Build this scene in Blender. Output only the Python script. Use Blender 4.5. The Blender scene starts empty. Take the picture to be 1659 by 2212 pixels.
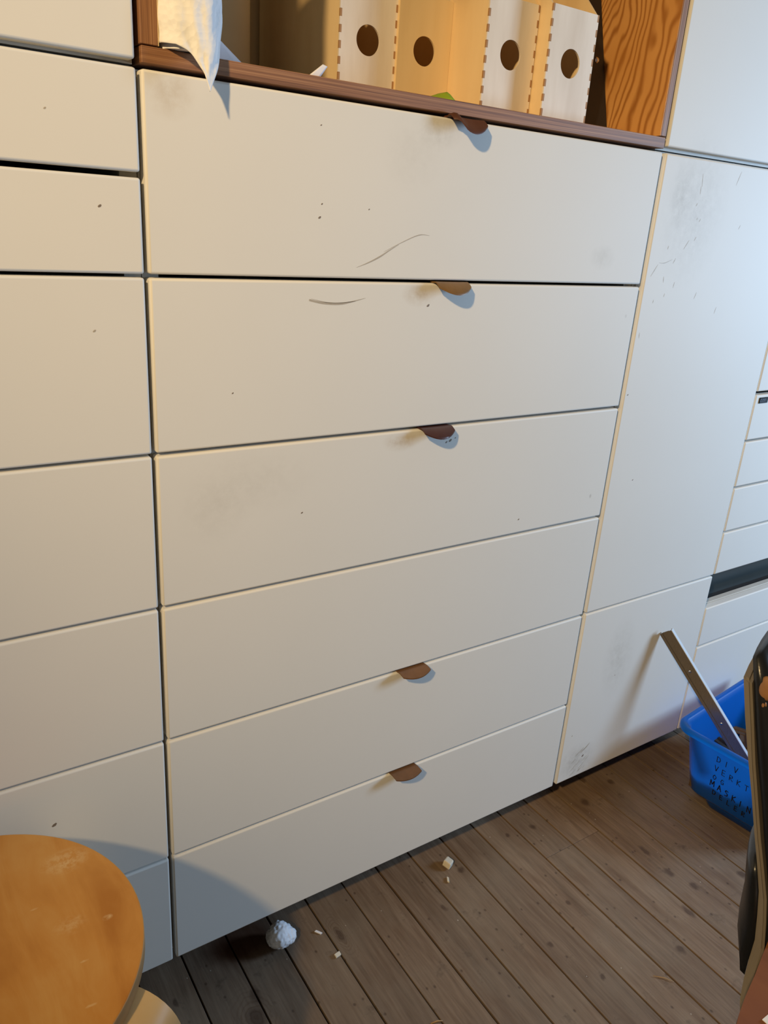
import bpy, bmesh, math, random
from mathutils import Vector, Matrix, Euler

random.seed(7)
scene = bpy.context.scene
COL = scene.collection
PI = math.pi
FZ = 0.08            # height of the cabinet fronts' lower edge above the floor

# ------------------------------------------------------------------ camera
cam_d = bpy.data.cameras.new('camera')
cam = bpy.data.objects.new('camera', cam_d)
COL.objects.link(cam)
cam_d.sensor_fit = 'VERTICAL'
cam_d.sensor_height = 36.0
cam_d.sensor_width = 27.0
cam_d.lens = 36.0 * 1677.5 / 2212.0
cam_d.clip_start = 0.02
fwd = Vector((0.5304338, 0.77138717, -0.35157051))
rgt = Vector((0.83578598, -0.54523034, 0.06469667))
upv = Vector((0.14178073, 0.32815501, 0.93392318))
m = Matrix((rgt, upv, -fwd)).transposed().to_4x4()
m.translation = Vector((-0.26455, -0.86143, 1.0725 + FZ))
cam.matrix_world = m
scene.camera = cam

# ------------------------------------------------------------------ world, lights, exposure
world = bpy.data.worlds.new('world')
scene.world = world
world.use_nodes = True
bg = world.node_tree.nodes['Background']
bg.inputs['Color'].default_value = (1.0, 0.95, 0.82, 1)
bg.inputs['Strength'].default_value = 0.11

lamp_d = bpy.data.lights.new('ceiling_lamp', 'SPOT')      # shaded lamp, a wide soft cone
lamp_d.spot_size = math.radians(58)
lamp_d.spot_blend = 1.0
lamp_d.energy = 196.0
lamp_d.color = (1.0, 0.705, 0.35)
lamp_d.shadow_soft_size = 0.05
lamp = bpy.data.objects.new('ceiling_lamp', lamp_d)
lamp.location = (-1.326, -1.267, 2.031 + FZ)
lamp.rotation_euler = (Vector((.85, 0, .70 + FZ)) - Vector(lamp.location)).to_track_quat('-Z', 'Y').to_euler()
COL.objects.link(lamp)

win_d = bpy.data.lights.new('window_daylight', 'AREA')
win_d.shape = 'RECTANGLE'
win_d.size = 0.5
win_d.size_y = 0.7
win_d.energy = 47.0
win_d.color = (0.47, 0.70, 1.0)
win = bpy.data.objects.new('window_daylight', win_d)
win.location = (2.55, -1.12, 1.12 + FZ)
win.rotation_euler = (Vector((1.2, 0.0, 1.45)) - Vector(win.location)).to_track_quat('-Z', 'Y').to_euler()
COL.objects.link(win)

scene.view_settings.view_transform = 'Standard'
scene.view_settings.look = 'None'
scene.view_settings.exposure = 0.0
scene.view_settings.gamma = 1.0
scene.view_settings.use_curve_mapping = False


# ------------------------------------------------------------------ helpers
def lin(r, g, b):
    def f(c):
        c /= 255.0
        return c / 12.92 if c <= 0.04045 else ((c + 0.055) / 1.055) ** 2.4
    return (f(r), f(g), f(b), 1.0)


class NT:
    """small node-tree builder"""
    def __init__(s, name):
        s.mat = bpy.data.materials.new(name)
        s.mat.use_nodes = True
        s.nt = s.mat.node_tree
        s.b = s.nt.nodes['Principled BSDF']
        s.out = s.nt.nodes['Material Output']

    def n(s, t, **kw):
        nd = s.nt.nodes.new(t)
        for k, v in kw.items():
            setattr(nd, k, v)
        return nd

    def l(s, a, b):
        s.nt.links.new(a, b)

    def val(s, sock, v):
        if hasattr(v, 'is_linked') or isinstance(v, bpy.types.NodeSocket):
            s.l(v, sock)
        else:
            sock.default_value = v

    def math(s, op, a, b=None, c=None, clamp=False):
        nd = s.n('ShaderNodeMath', operation=op, use_clamp=clamp)
        s.val(nd.inputs[0], a)
        if b is not None:
            s.val(nd.inputs[1], b)
        if c is not None:
            s.val(nd.inputs[2], c)
        return nd.outputs[0]

    def mix(s, f, a, b, mode='MIX'):
        nd = s.n('ShaderNodeMix', data_type='RGBA', blend_type=mode)
        s.val(nd.inputs[0], f)
        s.val(nd.inputs[6], a)
        s.val(nd.inputs[7], b)
        return nd.outputs[2]

    def pos(s):
        return s.n('ShaderNodeNewGeometry').outputs['Position']

    def objco(s):
        return s.n('ShaderNodeTexCoord').outputs['Object']

    def rnd(s):
        return s.n('ShaderNodeObjectInfo').outputs['Random']

    def mapv(s, v, loc=(0, 0, 0), rot=(0, 0, 0), scale=(1, 1, 1)):
        nd = s.n('ShaderNodeMapping')
        s.l(v, nd.inputs['Vector'])
        nd.inputs['Location'].default_value = loc
        nd.inputs['Rotation'].default_value = rot
        nd.inputs['Scale'].default_value = scale
        return nd.outputs[0]

    def noise(s, v, scale, detail=3, rough=0.5, dist=0.0):
        nd = s.n('ShaderNodeTexNoise')
        s.l(v, nd.inputs['Vector'])
        nd.inputs['Scale'].default_value = scale
        nd.inputs['Detail'].default_value = detail
        nd.inputs['Roughness'].default_value = rough
        nd.inputs['Distortion'].default_value = dist
        return nd.outputs['Fac']

    def ramp(s, f, stops):
        nd = s.n('ShaderNodeValToRGB')
        s.l(f, nd.inputs[0])
        el = nd.color_ramp.elements
        while len(el) < len(stops):
            el.new(0.5)
        for e, (p, c) in zip(el, stops):
            e.position = p
            e.color = c if len(c) == 4 else (*c, 1)
        return nd.outputs[0]

    def rng(s, v, a, b, c=0.0, d=1.0):
        nd = s.n('ShaderNodeMapRange', clamp=True)
        s.val(nd.inputs[0], v)
        for i, x in enumerate((a, b, c, d)):
            nd.inputs[i + 1].default_value = x
        return nd.outputs[0]

    def bump(s, h, strength, dist=0.001):
        nd = s.n('ShaderNodeBump')
        nd.inputs['Strength'].default_value = strength
        nd.inputs['Distance'].default_value = dist
        s.l(h, nd.inputs['Height'])
        s.l(nd.outputs[0], s.b.inputs['Normal'])

    def spot(s, p, c, rad, soft=0.3):
        """soft ellipse mask around world point c"""
        sub = s.n('ShaderNodeVectorMath', operation='SUBTRACT')
        s.l(p, sub.inputs[0])
        sub.inputs[1].default_value = c
        mul = s.n('ShaderNodeVectorMath', operation='MULTIPLY')
        s.l(sub.outputs[0], mul.inputs[0])
        mul.inputs[1].default_value = tuple(1.0 / r for r in rad)
        ln = s.n('ShaderNodeVectorMath', operation='LENGTH')
        s.l(mul.outputs[0], ln.inputs[0])
        return s.rng(ln.outputs['Value'], soft, 1.0, 1.0, 0.0), ln.outputs['Value']


def simple(name, col, rough=0.5, metal=0.0, spec=0.5, vary=0.06, scale=30):
    t = NT(name)
    n = t.noise(t.objco(), scale, 4)
    d = tuple(max(0, c * (1 - 2 * vary)) for c in col[:3]) + (1,)
    l_ = tuple(min(1, c * (1 + 2 * vary)) for c in col[:3]) + (1,)
    t.l(t.mix(n, d, l_), t.b.inputs['Base Color'])
    t.b.inputs['Roughness'].default_value = rough
    t.b.inputs['Metallic'].default_value = metal
    t.b.inputs['Specular IOR Level'].default_value = spec
    return t.mat


M = {}

# painted fronts: off-white lacquer with faint dirt, specks and finger stains
def paint(name, base, stains=()):
    t = NT(name)
    p = t.pos()
    c = t.mix(t.rng(t.noise(p, 3.0, 4, 0.6), 0.4, 0.75, 0, 0.35), base, tuple(x * .93 for x in base[:3]) + (1,))
    # tiny specks
    v = t.n('ShaderNodeTexVoronoi')
    t.l(t.mapv(p, scale=(1, 1, .7)), v.inputs['Vector'])
    v.inputs['Scale'].default_value = 9
    rad = t.math('MULTIPLY', t.rng(t.n('ShaderNodeSeparateColor').outputs[0], 0, 1), 0.0)
    sp = t.rng(v.outputs['Distance'], 0.012, 0.03, 1, 0)
    sepc = t.n('ShaderNodeSeparateColor')
    t.l(v.outputs['Color'], sepc.inputs[0])
    sp = t.math('MULTIPLY', sp, t.rng(sepc.outputs[0], 0.72, 0.8))
    c = t.mix(t.math('MULTIPLY', sp, 0.3), c, lin(120, 108, 95))
    for (cx, cz, rx, rz, col, amt) in stains:
        k, _ = t.spot(p, (cx, 0, cz + FZ), (rx, 1, rz), 0.0)
        k = t.math('MULTIPLY', k, t.rng(t.noise(p, 60, 5, .7), .35, .62, .2, 1))
        c = t.mix(t.math('MULTIPLY', k, amt), c, col)
    t.l(c, t.b.inputs['Base Color'])
    t.b.inputs['Roughness'].default_value = 0.55
    t.b.inputs['Specular IOR Level'].default_value = 0.22
    return t.mat

WHITE = lin(229, 227, 221)
ST = lin(176, 150, 112)
GR = lin(165, 160, 150)
M['paint'] = paint('white_paint', WHITE)
M['paint_drawers'] = paint('white_paint_fingered', WHITE, [
    (0.372, 1.183, .040, .028, GR, .4), (0.335, 1.15, .05, .05, GR, .15),
    (0.360, 0.984, .030, .018, ST, .55), (0.350, 0.783, .035, .016, ST, .55),
    (0.120, 0.75, .10, .05, GR, .15), (0.07, 0.72, .05, .05, GR, .15), (0.70, 1.04, .03, .02, GR, .3),
    (0.03, 1.18, .03, .03, ST, .4)])
M['paint_right'] = paint('white_paint_scuffed', WHITE, [
    (0.86, 1.14, .03, .06, GR, .35), (0.90, 1.12, .09, .13, GR, .3), (0.86, 0.04, .06, .05, GR, .55),
    (0.93, 0.27, .05, .10, GR, .3)])
M['carcass'] = simple('carcass_melamine', lin(205, 200, 190), .5)
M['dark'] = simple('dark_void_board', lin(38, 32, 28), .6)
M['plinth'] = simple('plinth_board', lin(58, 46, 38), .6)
M['scuff'] = simple('scuff_grey', lin(178, 168, 152), .6, vary=.1, scale=200)
M['grime'] = simple('grime_dark', lin(128, 114, 100), .6)
M['marker'] = simple('black_marker', lin(6, 8, 16), .5)


def wood(name, c0, c1, c2, axis='Z', sc=14, stretch=10, rough=.5, dist=1.2, fine=.5, seed=0.0, bumpk=.15, world=False):
    t = NT(name)
    v = t.pos() if world else t.objco()
    st = {'X': (1.0 / stretch, 1, 1), 'Y': (1, 1.0 / stretch, 1), 'Z': (1, 1, 1.0 / stretch)}[axis]
    v0 = t.mapv(v, loc=(seed, seed * 1.7, seed * .6), scale=st)
    big = t.noise(v0, sc, 3, .5, dist)
    fi = t.noise(v0, sc * 9, 4, .6, .2)
    f = t.math('ADD', t.math('MULTIPLY', big, 1 - fine * .5), t.math('MULTIPLY', fi, fine * .5))
    c = t.ramp(f, [(.30, c0), (.5, c1), (.70, c2)])
    t.l(c, t.b.inputs['Base Color'])
    t.b.inputs['Roughness'].default_value = rough
    t.bump(f, bumpk, .0006)
    return t.mat


M['ply_front'] = wood('birch_ply_front', lin(214, 198, 176), lin(234, 222, 204), lin(242, 232, 218), 'Z', 9, 7, .55, 1.5, .35, 3.1)
M['ply_front_b'] = wood('birch_ply_front_yellow', lin(210, 178, 128), lin(226, 198, 148), lin(236, 210, 164), 'Z', 8, 8, .55, 1.5, .35, 5.1)
M['ply_side'] = wood('birch_ply_side_lit', lin(212, 178, 126), lin(230, 200, 150), lin(240, 214, 168), 'Z', 7, 6, .55, 1.5, .3, 1.3)  # yellowed and lightened: warm lamplight on the side faces is in the colour
M['burnt'] = simple('burnt_ply_end', lin(168, 126, 82), .7)
# plywood edge: thin layers along the board
def ply_edge(name, axis):
    t = NT(name)
    p = t.pos()
    sc = (3, 3, 330) if axis == 'Z' else (330, 3, 3)
    n1 = t.noise(t.mapv(p, scale=sc), 1.0, 4, .65)
    sc2 = (6, 6, 900) if axis == 'Z' else (900, 6, 6)
    n2 = t.noise(t.mapv(p, scale=sc2), 1.0, 3, .6)
    f = t.math('ADD', t.math('MULTIPLY', n1, .65), t.math('MULTIPLY', n2, .35))
    t.l(t.ramp(f, [(.34, lin(92, 60, 40)), (.5, lin(146, 102, 70)), (.66, lin(180, 136, 98))]), t.b.inputs['Base Color'])
    t.b.inputs['Roughness'].default_value = .55
    return t.mat
M['ply_edge_h'] = ply_edge('plywood_edge_horizontal', 'Z')
M['ply_edge_v'] = ply_edge('plywood_edge_vertical', 'X')

# pine veneer with bold flame grain
def pine():
    t = NT('pine_veneer')
    p = t.pos()
    sep = t.n('ShaderNodeSeparateXYZ')
    t.l(p, sep.inputs[0])
    n = t.noise(t.mapv(p, loc=(.3, .02, .4), scale=(1, 1, .38)), 13, 2, .45, .3)
    n2 = t.noise(t.mapv(p, scale=(1, 1, .6)), 40, 2, .5)
    ph = t.math('ADD', t.math('MULTIPLY', sep.outputs[1], 330.0), t.math('MULTIPLY', n, 62.0))
    ph = t.math('ADD', ph, t.math('MULTIPLY', n2, 3.0))
    # flame arch towards the upper rear
    arch = t.math('MULTIPLY', t.rng(sep.outputs[2], 1.36, 1.50), t.rng(sep.outputs[1], .05, .16))
    ph = t.math('ADD', ph, t.math('MULTIPLY', arch, 46.0))
    s = t.math('SINE', ph)
    line = t.math('POWER', t.rng(s, -.5, 1.0), 1.6)
    c = t.mix(line, lin(218, 160, 92), lin(164, 106, 48))
    c = t.mix(t.rng(t.noise(p, 10, 2), .35, .7, 0, .4), c, lin(186, 122, 54))
    t.l(c, t.b.inputs['Base Color'])
    t.b.inputs['Roughness'].default_value = .42
    return t.mat
M['pine'] = pine()

# floor boards
KNOTS = [(.093, -.092, .018, .026), (.277, -.030, .008, .024), (.468, -.073, .007, .013), (.955, .050, .011, .013),
         (1.009, .013, .010, .012), (.905, -.006, .012, .016), (.903, -.227, .010, .018), (.907, -.165, .008, .022),
         (.776, -.350, .010, .014), (.918, -.275, .010, .014), (.858, -.305, .008, .020), (.676, -.180, .006, .008),
         (.752, -.004, .009, .012), (1.028, -.302, .012, .014), (.582, -.227, .007, .010), (.615, -.317, .006, .009),
         (.107, -.060, .010, .026), (-.004, -.007, .006, .012), (.55, -.02, .010, .008), (.69, .005, .006, .009)]
def floorwood():
    t = NT('worn_pine_floor')
    p = t.pos()
    r = t.rnd()
    comb = t.n('ShaderNodeCombineXYZ')
    t.l(t.math('MULTIPLY', r, 13.0), comb.inputs[0])
    t.l(t.math('MULTIPLY', r, 5.0), comb.inputs[1])
    add = t.n('ShaderNodeVectorMath', operation='ADD')
    t.l(p, add.inputs[0])
    t.l(comb.outputs[0], add.inputs[1])
    ps = t.mapv(add.outputs[0], scale=(1, .07, 1))
    grain = t.noise(ps, 60, 3, .55, .9)
    fine = t.noise(ps, 260, 3, .6)
    s = t.math('SINE', t.math('MULTIPLY', t.noise(ps, 13, 2, .5, .5), 60.0))
    ring = t.math('POWER', t.rng(s, .1, 1.0), 2.0)
    f = t.math('ADD', t.math('MULTIPLY', grain, .55), t.math('MULTIPLY', fine, .45))
    c = t.ramp(f, [(.28, lin(104, 87, 71)), (.5, lin(128, 108, 90)), (.72, lin(148, 128, 108))])
    c = t.mix(t.math('MULTIPLY', ring, .22), c, lin(92, 64, 42))
    # worn grey patches and dark dirt
    wear = t.rng(t.noise(p, 5.5, 4, .6), .45, .7)
    c = t.mix(t.math('MULTIPLY', wear, .45), c, lin(146, 134, 118))
    dirt = t.rng(t.noise(p, 22, 5, .7), .60, .76)
    c = t.mix(t.math('MULTIPLY', dirt, .6), c, lin(70, 54, 42))
    tint = t.mix(r, (.80, .79, .78, 1), (1.10, 1.06, 1.0, 1))
    c = t.mix(1.0, c, tint, 'MULTIPLY')
    # small dents
    v = t.n('ShaderNodeTexVoronoi', voronoi_dimensions='2D')
    t.l(t.mapv(p, scale=(1, .8, 1)), v.inputs['Vector'])
    v.inputs['Scale'].default_value = 34
    v.inputs['Randomness'].default_value = 1.0
    sc = t.n('ShaderNodeSeparateColor')
    t.l(v.outputs['Color'], sc.inputs[0])
    wob = t.math('ADD', v.outputs['Distance'], t.math('MULTIPLY', t.noise(p, 90, 2), .06))
    dent = t.math('MULTIPLY', t.rng(wob, .06, .13, 1, 0), t.rng(sc.outputs[1], .66, .74))
    c = t.mix(t.math('MULTIPLY', dent, .6), c, lin(62, 46, 36))
    crumb = t.math('MULTIPLY', t.rng(wob, .045, .07, 1, 0), t.rng(sc.outputs[2], .93, .95))
    c = t.mix(t.math('MULTIPLY', crumb, .8), c, lin(200, 190, 175))
    wobv = t.n('ShaderNodeVectorMath', operation='ADD')
    nz = t.n('ShaderNodeTexNoise')
    t.l(p, nz.inputs['Vector'])
    nz.inputs['Scale'].default_value = 60
    sub = t.n('ShaderNodeVectorMath', operation='SUBTRACT')
    t.l(nz.outputs['Color'], sub.inputs[0])
    sub.inputs[1].default_value = (.5, .5, .5)
    scl = t.n('ShaderNodeVectorMath', operation='SCALE')
    t.l(sub.outputs[0], scl.inputs[0])
    scl.inputs['Scale'].default_value = .012
    t.l(p, wobv.inputs[0])
    t.l(scl.outputs[0], wobv.inputs[1])
    pk = wobv.outputs[0]
    for i, (x, y, rx, ry) in enumerate(KNOTS):
        k, d = t.spot(pk, (x, y, 0), (rx * .95, ry * .85, 1), .45)
        if i < 2:
            k2, d2 = t.spot(pk, (x, y, 0), (rx * 2.6, ry * 2.6, 1), .2)
            rr = t.rng(t.math('SINE', t.math('MULTIPLY', d, 16.0)), 0, 1)
            c = t.mix(t.math('MULTIPLY', t.math('MULTIPLY', rr, k2), .4), c, lin(88, 62, 42))
        c = t.mix(t.math('MULTIPLY', k, .62), c, lin(66, 48, 38))
    # a dark red-brown patch under the cabinet edge
    k, d = t.spot(pk, (.125, .045, 0), (.075, .05, 1), .5)
    c = t.mix(t.math('MULTIPLY', k, .75), c, lin(62, 30, 14))
    t.l(c, t.b.inputs['Base Color'])
    t.b.inputs['Roughness'].default_value = .5
    t.b.inputs['Specular IOR Level'].default_value = .3
    h = t.math('SUBTRACT', f, t.math('MULTIPLY', dent, .6))
    t.bump(h, .25, .0012)
    return t.mat
M['floor'] = floorwood()
M['subfloor'] = simple('subfloor_dark', lin(26, 20, 16), .8)
M['wall'] = simple('plaster_wall', lin(205, 200, 192), .8)

def leather(name, col, rough=.45):
    t = NT(name)
    v = t.objco()
    n = t.noise(v, 40, 4, .6)
    c = t.mix(t.rng(n, .3, .7), tuple(x * .75 for x in col[:3]) + (1,), col)
    t.l(c, t.b.inputs['Base Color'])
    t.b.inputs['Roughness'].default_value = rough
    t.bump(t.noise(v, 400, 3, .6), .2, .0004)
    return t.mat
M['leather1'] = leather('dark_brown_leather', lin(92, 56, 40))
M['leather2'] = leather('tan_leather', lin(128, 96, 54))
M['leather3'] = leather('oxblood_leather', lin(74, 44, 40), .38)
M['leather4'] = leather('brown_leather', lin(118, 82, 50), .38)
M['leather5'] = leather('chestnut_leather', lin(112, 78, 48), .38)
M['leather_edge'] = simple('leather_cut_edge', lin(62, 38, 26), .5)


def tissue():
    t = NT('tissue_paper')
    v = t.objco()
    vo = t.n('ShaderNodeTexVoronoi')
    t.l(v, vo.inputs['Vector'])
    vo.inputs['Scale'].default_value = 170
    n = t.noise(v, 60, 4, .6)
    h = t.math('ADD', t.math('MULTIPLY', vo.outputs['Distance'], .7), t.math('MULTIPLY', n, .6))
    t.b.inputs['Base Color'].default_value = lin(240, 240, 240)
    t.b.inputs['Roughness'].default_value = .95
    t.b.inputs['Specular IOR Level'].default_value = .1
    t.bump(h, .55, .0016)
    return t.mat
M['tissue'] = tissue()
M['paper'] = simple('white_paper', lin(235, 235, 240), .8, vary=.02)
M['cream'] = simple('cream_card', lin(226, 212, 184), .7, vary=.03)
M['green'] = simple('green_note_paper', lin(148, 178, 30), .7, vary=.04)
M['black_card'] = simple('black_binder_board', lin(20, 23, 28), .45)
M['steel'] = simple('bright_steel', lin(205, 208, 212), .25, 1.0, vary=.02)
M['pale_metal'] = simple('whitened_metal', lin(228, 236, 244), .3, .25, vary=.02)  # near-white; on the rail flange it paints in the window light
M['brass'] = simple('brass', lin(190, 160, 90), .35, 1.0)
M['hardware'] = simple('dull_dark_iron', lin(64, 58, 52), .5, .7, vary=.15)
M['rust'] = simple('rusty_hardware', lin(92, 70, 50), .7, .3, vary=.2)

def alu():
    t = NT('brushed_aluminium')
    v = t.mapv(t.objco(), scale=(60, 60, 1.5))
    n = t.noise(v, 20, 3)
    t.l(t.mix(n, lin(120, 112, 102), lin(160, 152, 142)), t.b.inputs['Base Color'])
    t.b.inputs['Metallic'].default_value = .7
    t.b.inputs['Roughness'].default_value = .3
    return t.mat
M['alu'] = alu()

def honey():
    t = NT('honey_birch_seat')
    p = t.pos()
    ps = t.mapv(p, rot=(0, 0, .5), scale=(1, .25, 1))
    n = t.noise(ps, 26, 5, .6, .6)
    b = t.noise(p, 7, 4, .6)
    f = t.math('ADD', t.math('MULTIPLY', n, .55), t.math('MULTIPLY', b, .45))
    c = t.ramp(f, [(.32, lin(186, 120, 46)), (.5, lin(208, 144, 66)), (.7, lin(220, 166, 92))])
    v = t.n('ShaderNodeTexVoronoi')
    t.l(t.mapv(p, rot=(0, 0, .3), scale=(.7, 2.0, 1)), v.inputs['Vector'])
    v.inputs['Scale'].default_value = 22
    sc = t.n('ShaderNodeSeparateColor')
    t.l(v.outputs['Color'], sc.inputs[0])
    wob = t.math('ADD', v.outputs['Distance'], t.math('MULTIPLY', t.noise(p, 140, 2), .10))
    mk = t.math('MULTIPLY', t.rng(wob, .09, .13, 1, 0), t.rng(sc.outputs[1], .58, .64))
    c = t.mix(t.math('MULTIPLY', mk, .8), c, lin(92, 56, 18))
    mk2 = t.math('MULTIPLY', t.rng(wob, .085, .14, 1, 0), t.rng(sc.outputs[2], .72, .78))
    c = t.mix(t.math('MULTIPLY', mk2, .6), c, lin(236, 204, 150))
    # scraped rim patch and one pale chip
    for (x, y, r_, a) in ((-.155, -.115, .03, .5), (-.135, -.214, .006, .8), (-.17, -.205, .02, .3)):
        k, _ = t.spot(p, (x, y, .45), (r_, r_ * .7, 1), .2)
        k = t.math('MULTIPLY', k, t.rng(t.noise(p, 120, 4, .7), .4, .6))
        c = t.mix(t.math('MULTIPLY', k, a), c, lin(238, 206, 150))
    t.l(c, t.b.inputs['Base Color'])
    t.b.inputs['Roughness'].default_value = .5
    t.b.inputs['Specular IOR Level'].default_value = .25
    return t.mat
M['honey'] = honey()
M['birch_edge'] = simple('birch_edge', lin(196, 160, 112), .5, vary=.08)
M['birch_leg'] = wood('pale_birch_leg', lin(206, 168, 110), lin(222, 186, 128), lin(232, 200, 148), 'Z', 8, 8, .3, .8, .3)

def blue():
    t = NT('blue_plastic')
    d = t.n('ShaderNodeBsdfDiffuse')
    tr = t.n('ShaderNodeBsdfTranslucent')
    n = t.noise(t.objco(), 30, 3)
    t.l(t.mix(n, lin(0, 112, 226), lin(6, 122, 236)), d.inputs[0])
    tr.inputs[0].default_value = lin(50, 195, 255)
    mx = t.n('ShaderNodeMixShader')
    mx.inputs[0].default_value = .72
    t.l(d.outputs[0], mx.inputs[1])
    t.l(tr.outputs[0], mx.inputs[2])
    g = t.n('ShaderNodeBsdfGlossy')
    g.inputs['Roughness'].default_value = .3
    fr = t.n('ShaderNodeFresnel')
    fr.inputs[0].default_value = 1.45
    m2 = t.n('ShaderNodeMixShader')
    t.l(t.math('MULTIPLY', fr.outputs[0], .8), m2.inputs[0])
    t.l(mx.outputs[0], m2.inputs[1])
    t.l(g.outputs[0], m2.inputs[2])
    t.l(m2.outputs[0], t.out.inputs[0])
    return t.mat
M['blue'] = blue()
M['black_leather'] = leather('black_leather', lin(24, 25, 28), .3)
M['tan_patch'] = leather('worn_tan_patch', lin(150, 108, 70), .5)
M['shell_edge'] = simple('shadowed_plywood_shell', lin(116, 108, 97), .5, vary=.06)  # darkened to stand in for the shadow lying over the chair
M['seat_orange'] = wood('orange_brown_seat', lin(108, 62, 28), lin(124, 74, 36), lin(136, 86, 46), 'Y', 12, 5, .5, 1.0, .4)
M['cotton'] = simple('cotton_fluff', lin(240, 243, 250), .95, vary=.03)
M['foam'] = simple('foam_chip', lin(222, 214, 196), .8, vary=.06)
M['stalk'] = simple('dry_stalk', lin(176, 142, 96), .7)
M['label_black'] = simple('black_gloss_plate', lin(14, 22, 32), .3)
M['label_grey'] = simple('grey_print', lin(98, 108, 124), .5)
M['dark_glass'] = simple('dark_drawer_inside', lin(60, 66, 66), .35, vary=.15, scale=8)


# ------------------------------------------------------------------ mesh helpers
def finish(name, bm, mats, parent=None, smooth=False, loc=None):
    me = bpy.data.meshes.new(name)
    bmesh.ops.recalc_face_normals(bm, faces=bm.faces[:])
    bm.to_mesh(me)
    bm.free()
    for mt in (mats if isinstance(mats, (list, tuple)) else [mats]):
        me.materials.append(mt)
    if smooth:
        me.polygons.foreach_set('use_smooth', [True] * len(me.polygons))
    o = bpy.data.objects.new(name, me)
    COL.objects.link(o)
    if parent is not None:
        o.parent = parent
        pw = world_of(parent)
        o.location = tuple((loc[i] if loc else 0) - pw[i] for i in range(3))
    elif loc:
        o.location = loc
    return o


def world_of(o):
    v = Vector((0, 0, 0))
    while o is not None:
        v += Vector(o.location)
        o = o.parent
    return v


def thing(name, label, cat, loc, group=None):
    o = bpy.data.objects.new(name, None)
    o.empty_display_size = .05
    COL.objects.link(o)
    o.location = loc
    return tag(o, label, cat, group)


def tag(o, label=None, cat=None, group=None, kind=None):
    if label: o['label'] = label
    if cat: o['category'] = cat
    if group: o['group'] = group
    if kind: o['kind'] = kind
    return o


def box(bm, x0, x1, y0, y1, z0, z1, bev=0.0, seg=2, mat=0, mtx=None):
    vs = [bm.verts.new((x, y, z)) for x in (x0, x1) for y in (y0, y1) for z in (z0, z1)]
    idx = [(0, 1, 3, 2), (4, 6, 7, 5), (0, 4, 5, 1), (2, 3, 7, 6), (0, 2, 6, 4), (1, 5, 7, 3)]
    fs = [bm.faces.new([vs[i] for i in f]) for f in idx]
    for f in fs:
        f.material_index = mat
    allv = list(vs)
    if bev > 0:
        es = list({e for f in fs for e in f.edges})
        r = bmesh.ops.bevel(bm, geom=es, offset=bev, segments=seg, affect='EDGES', profile=.5)
        allv = list({v for f in r['faces'] for v in f.verts} | {v for v in vs if v.is_valid})
        for f in r['faces']:
            f.material_index = mat
    if mtx is not None:
        for v in allv:
            v.co = mtx @ v.co
    return allv


def flat_big(o):
    for f in o.data.polygons:
        f.use_smooth = max(abs(c) for c in f.normal) < .9995
    return o


def boxobj(name, b, mat, parent=None, bev=0.0, seg=2, smooth=False):
    """box object whose origin sits at the middle of its base"""
    x0, x1, y0, y1, z0, z1 = b
    cx, cy = (x0 + x1) / 2, (y0 + y1) / 2
    bm = bmesh.new()
    box(bm, x0 - cx, x1 - cx, y0 - cy, y1 - cy, 0, z1 - z0, bev, seg)
    o = finish(name, bm, mat, parent, smooth, (cx, cy, z0))
    return flat_big(o) if smooth else o


def tube(bm, pts, rad, seg=10, cap=True, mat=0):
    pts = [Vector(p) for p in pts]
    if not isinstance(rad, (list, tuple)):
        rad = [rad] * len(pts)
    rings = []
    ref = None
    for i, p in enumerate(pts):
        d = (pts[min(i + 1, len(pts) - 1)] - pts[max(i - 1, 0)]).normalized()
        if ref is None:
            ref = Vector((0, 0, 1)) if abs(d.z) < .9 else Vector((1, 0, 0))
        u = d.cross(ref).normalized()
        w = u.cross(d).normalized()
        ref = w
        rings.append([bm.verts.new(p + (u * math.cos(a) + w * math.sin(a)) * rad[i])
                      for a in [2 * PI * k / seg for k in range(seg)]])
    for a, b in zip(rings, rings[1:]):
        for k in range(seg):
            f = bm.faces.new((a[k], a[(k + 1) % seg], b[(k + 1) % seg], b[k]))
            f.material_index = mat
    if cap:
        bm.faces.new(rings[0]).material_index = mat
        bm.faces.new(rings[-1][::-1]).material_index = mat
    return rings


def lathe(bm, prof, seg=48, mat=0):
    rings = []
    for r, z in prof:
        if r < 1e-6:
            rings.append([bm.verts.new((0, 0, z))])
        else:
            rings.append([bm.verts.new((r * math.cos(2 * PI * k / seg), r * math.sin(2 * PI * k / seg), z)) for k in range(seg)])
    for a, b in zip(rings, rings[1:]):
        for k in range(seg):
            k2 = (k + 1) % seg
            if len(a) == 1 and len(b) == 1:
                continue
            if len(a) == 1:
                f = bm.faces.new((a[0], b[k2], b[k]))
            elif len(b) == 1:
                f = bm.faces.new((a[k], a[k2], b[0]))
            else:
                f = bm.faces.new((a[k], a[k2], b[k2], b[k]))
            f.material_index = mat


def sheet(bm, fn, nu, nv, thick=0.0, mat=0):
    """grid surface fn(u,v)->(x,y,z); optional thickness through per-vertex normal"""
    g = [[bm.verts.new(fn(i / nu, j / nv)) for j in range(nv + 1)] for i in range(nu + 1)]
    fs = []
    for i in range(nu):
        for j in range(nv):
            f = bm.faces.new((g[i][j], g[i + 1][j], g[i + 1][j + 1], g[i][j + 1]))
            f.material_index = mat
            fs.append(f)
    if thick:
        bmesh.ops.recalc_face_normals(bm, faces=fs)
        bmesh.ops.solidify(bm, geom=fs, thickness=thick)
    return g


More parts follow.
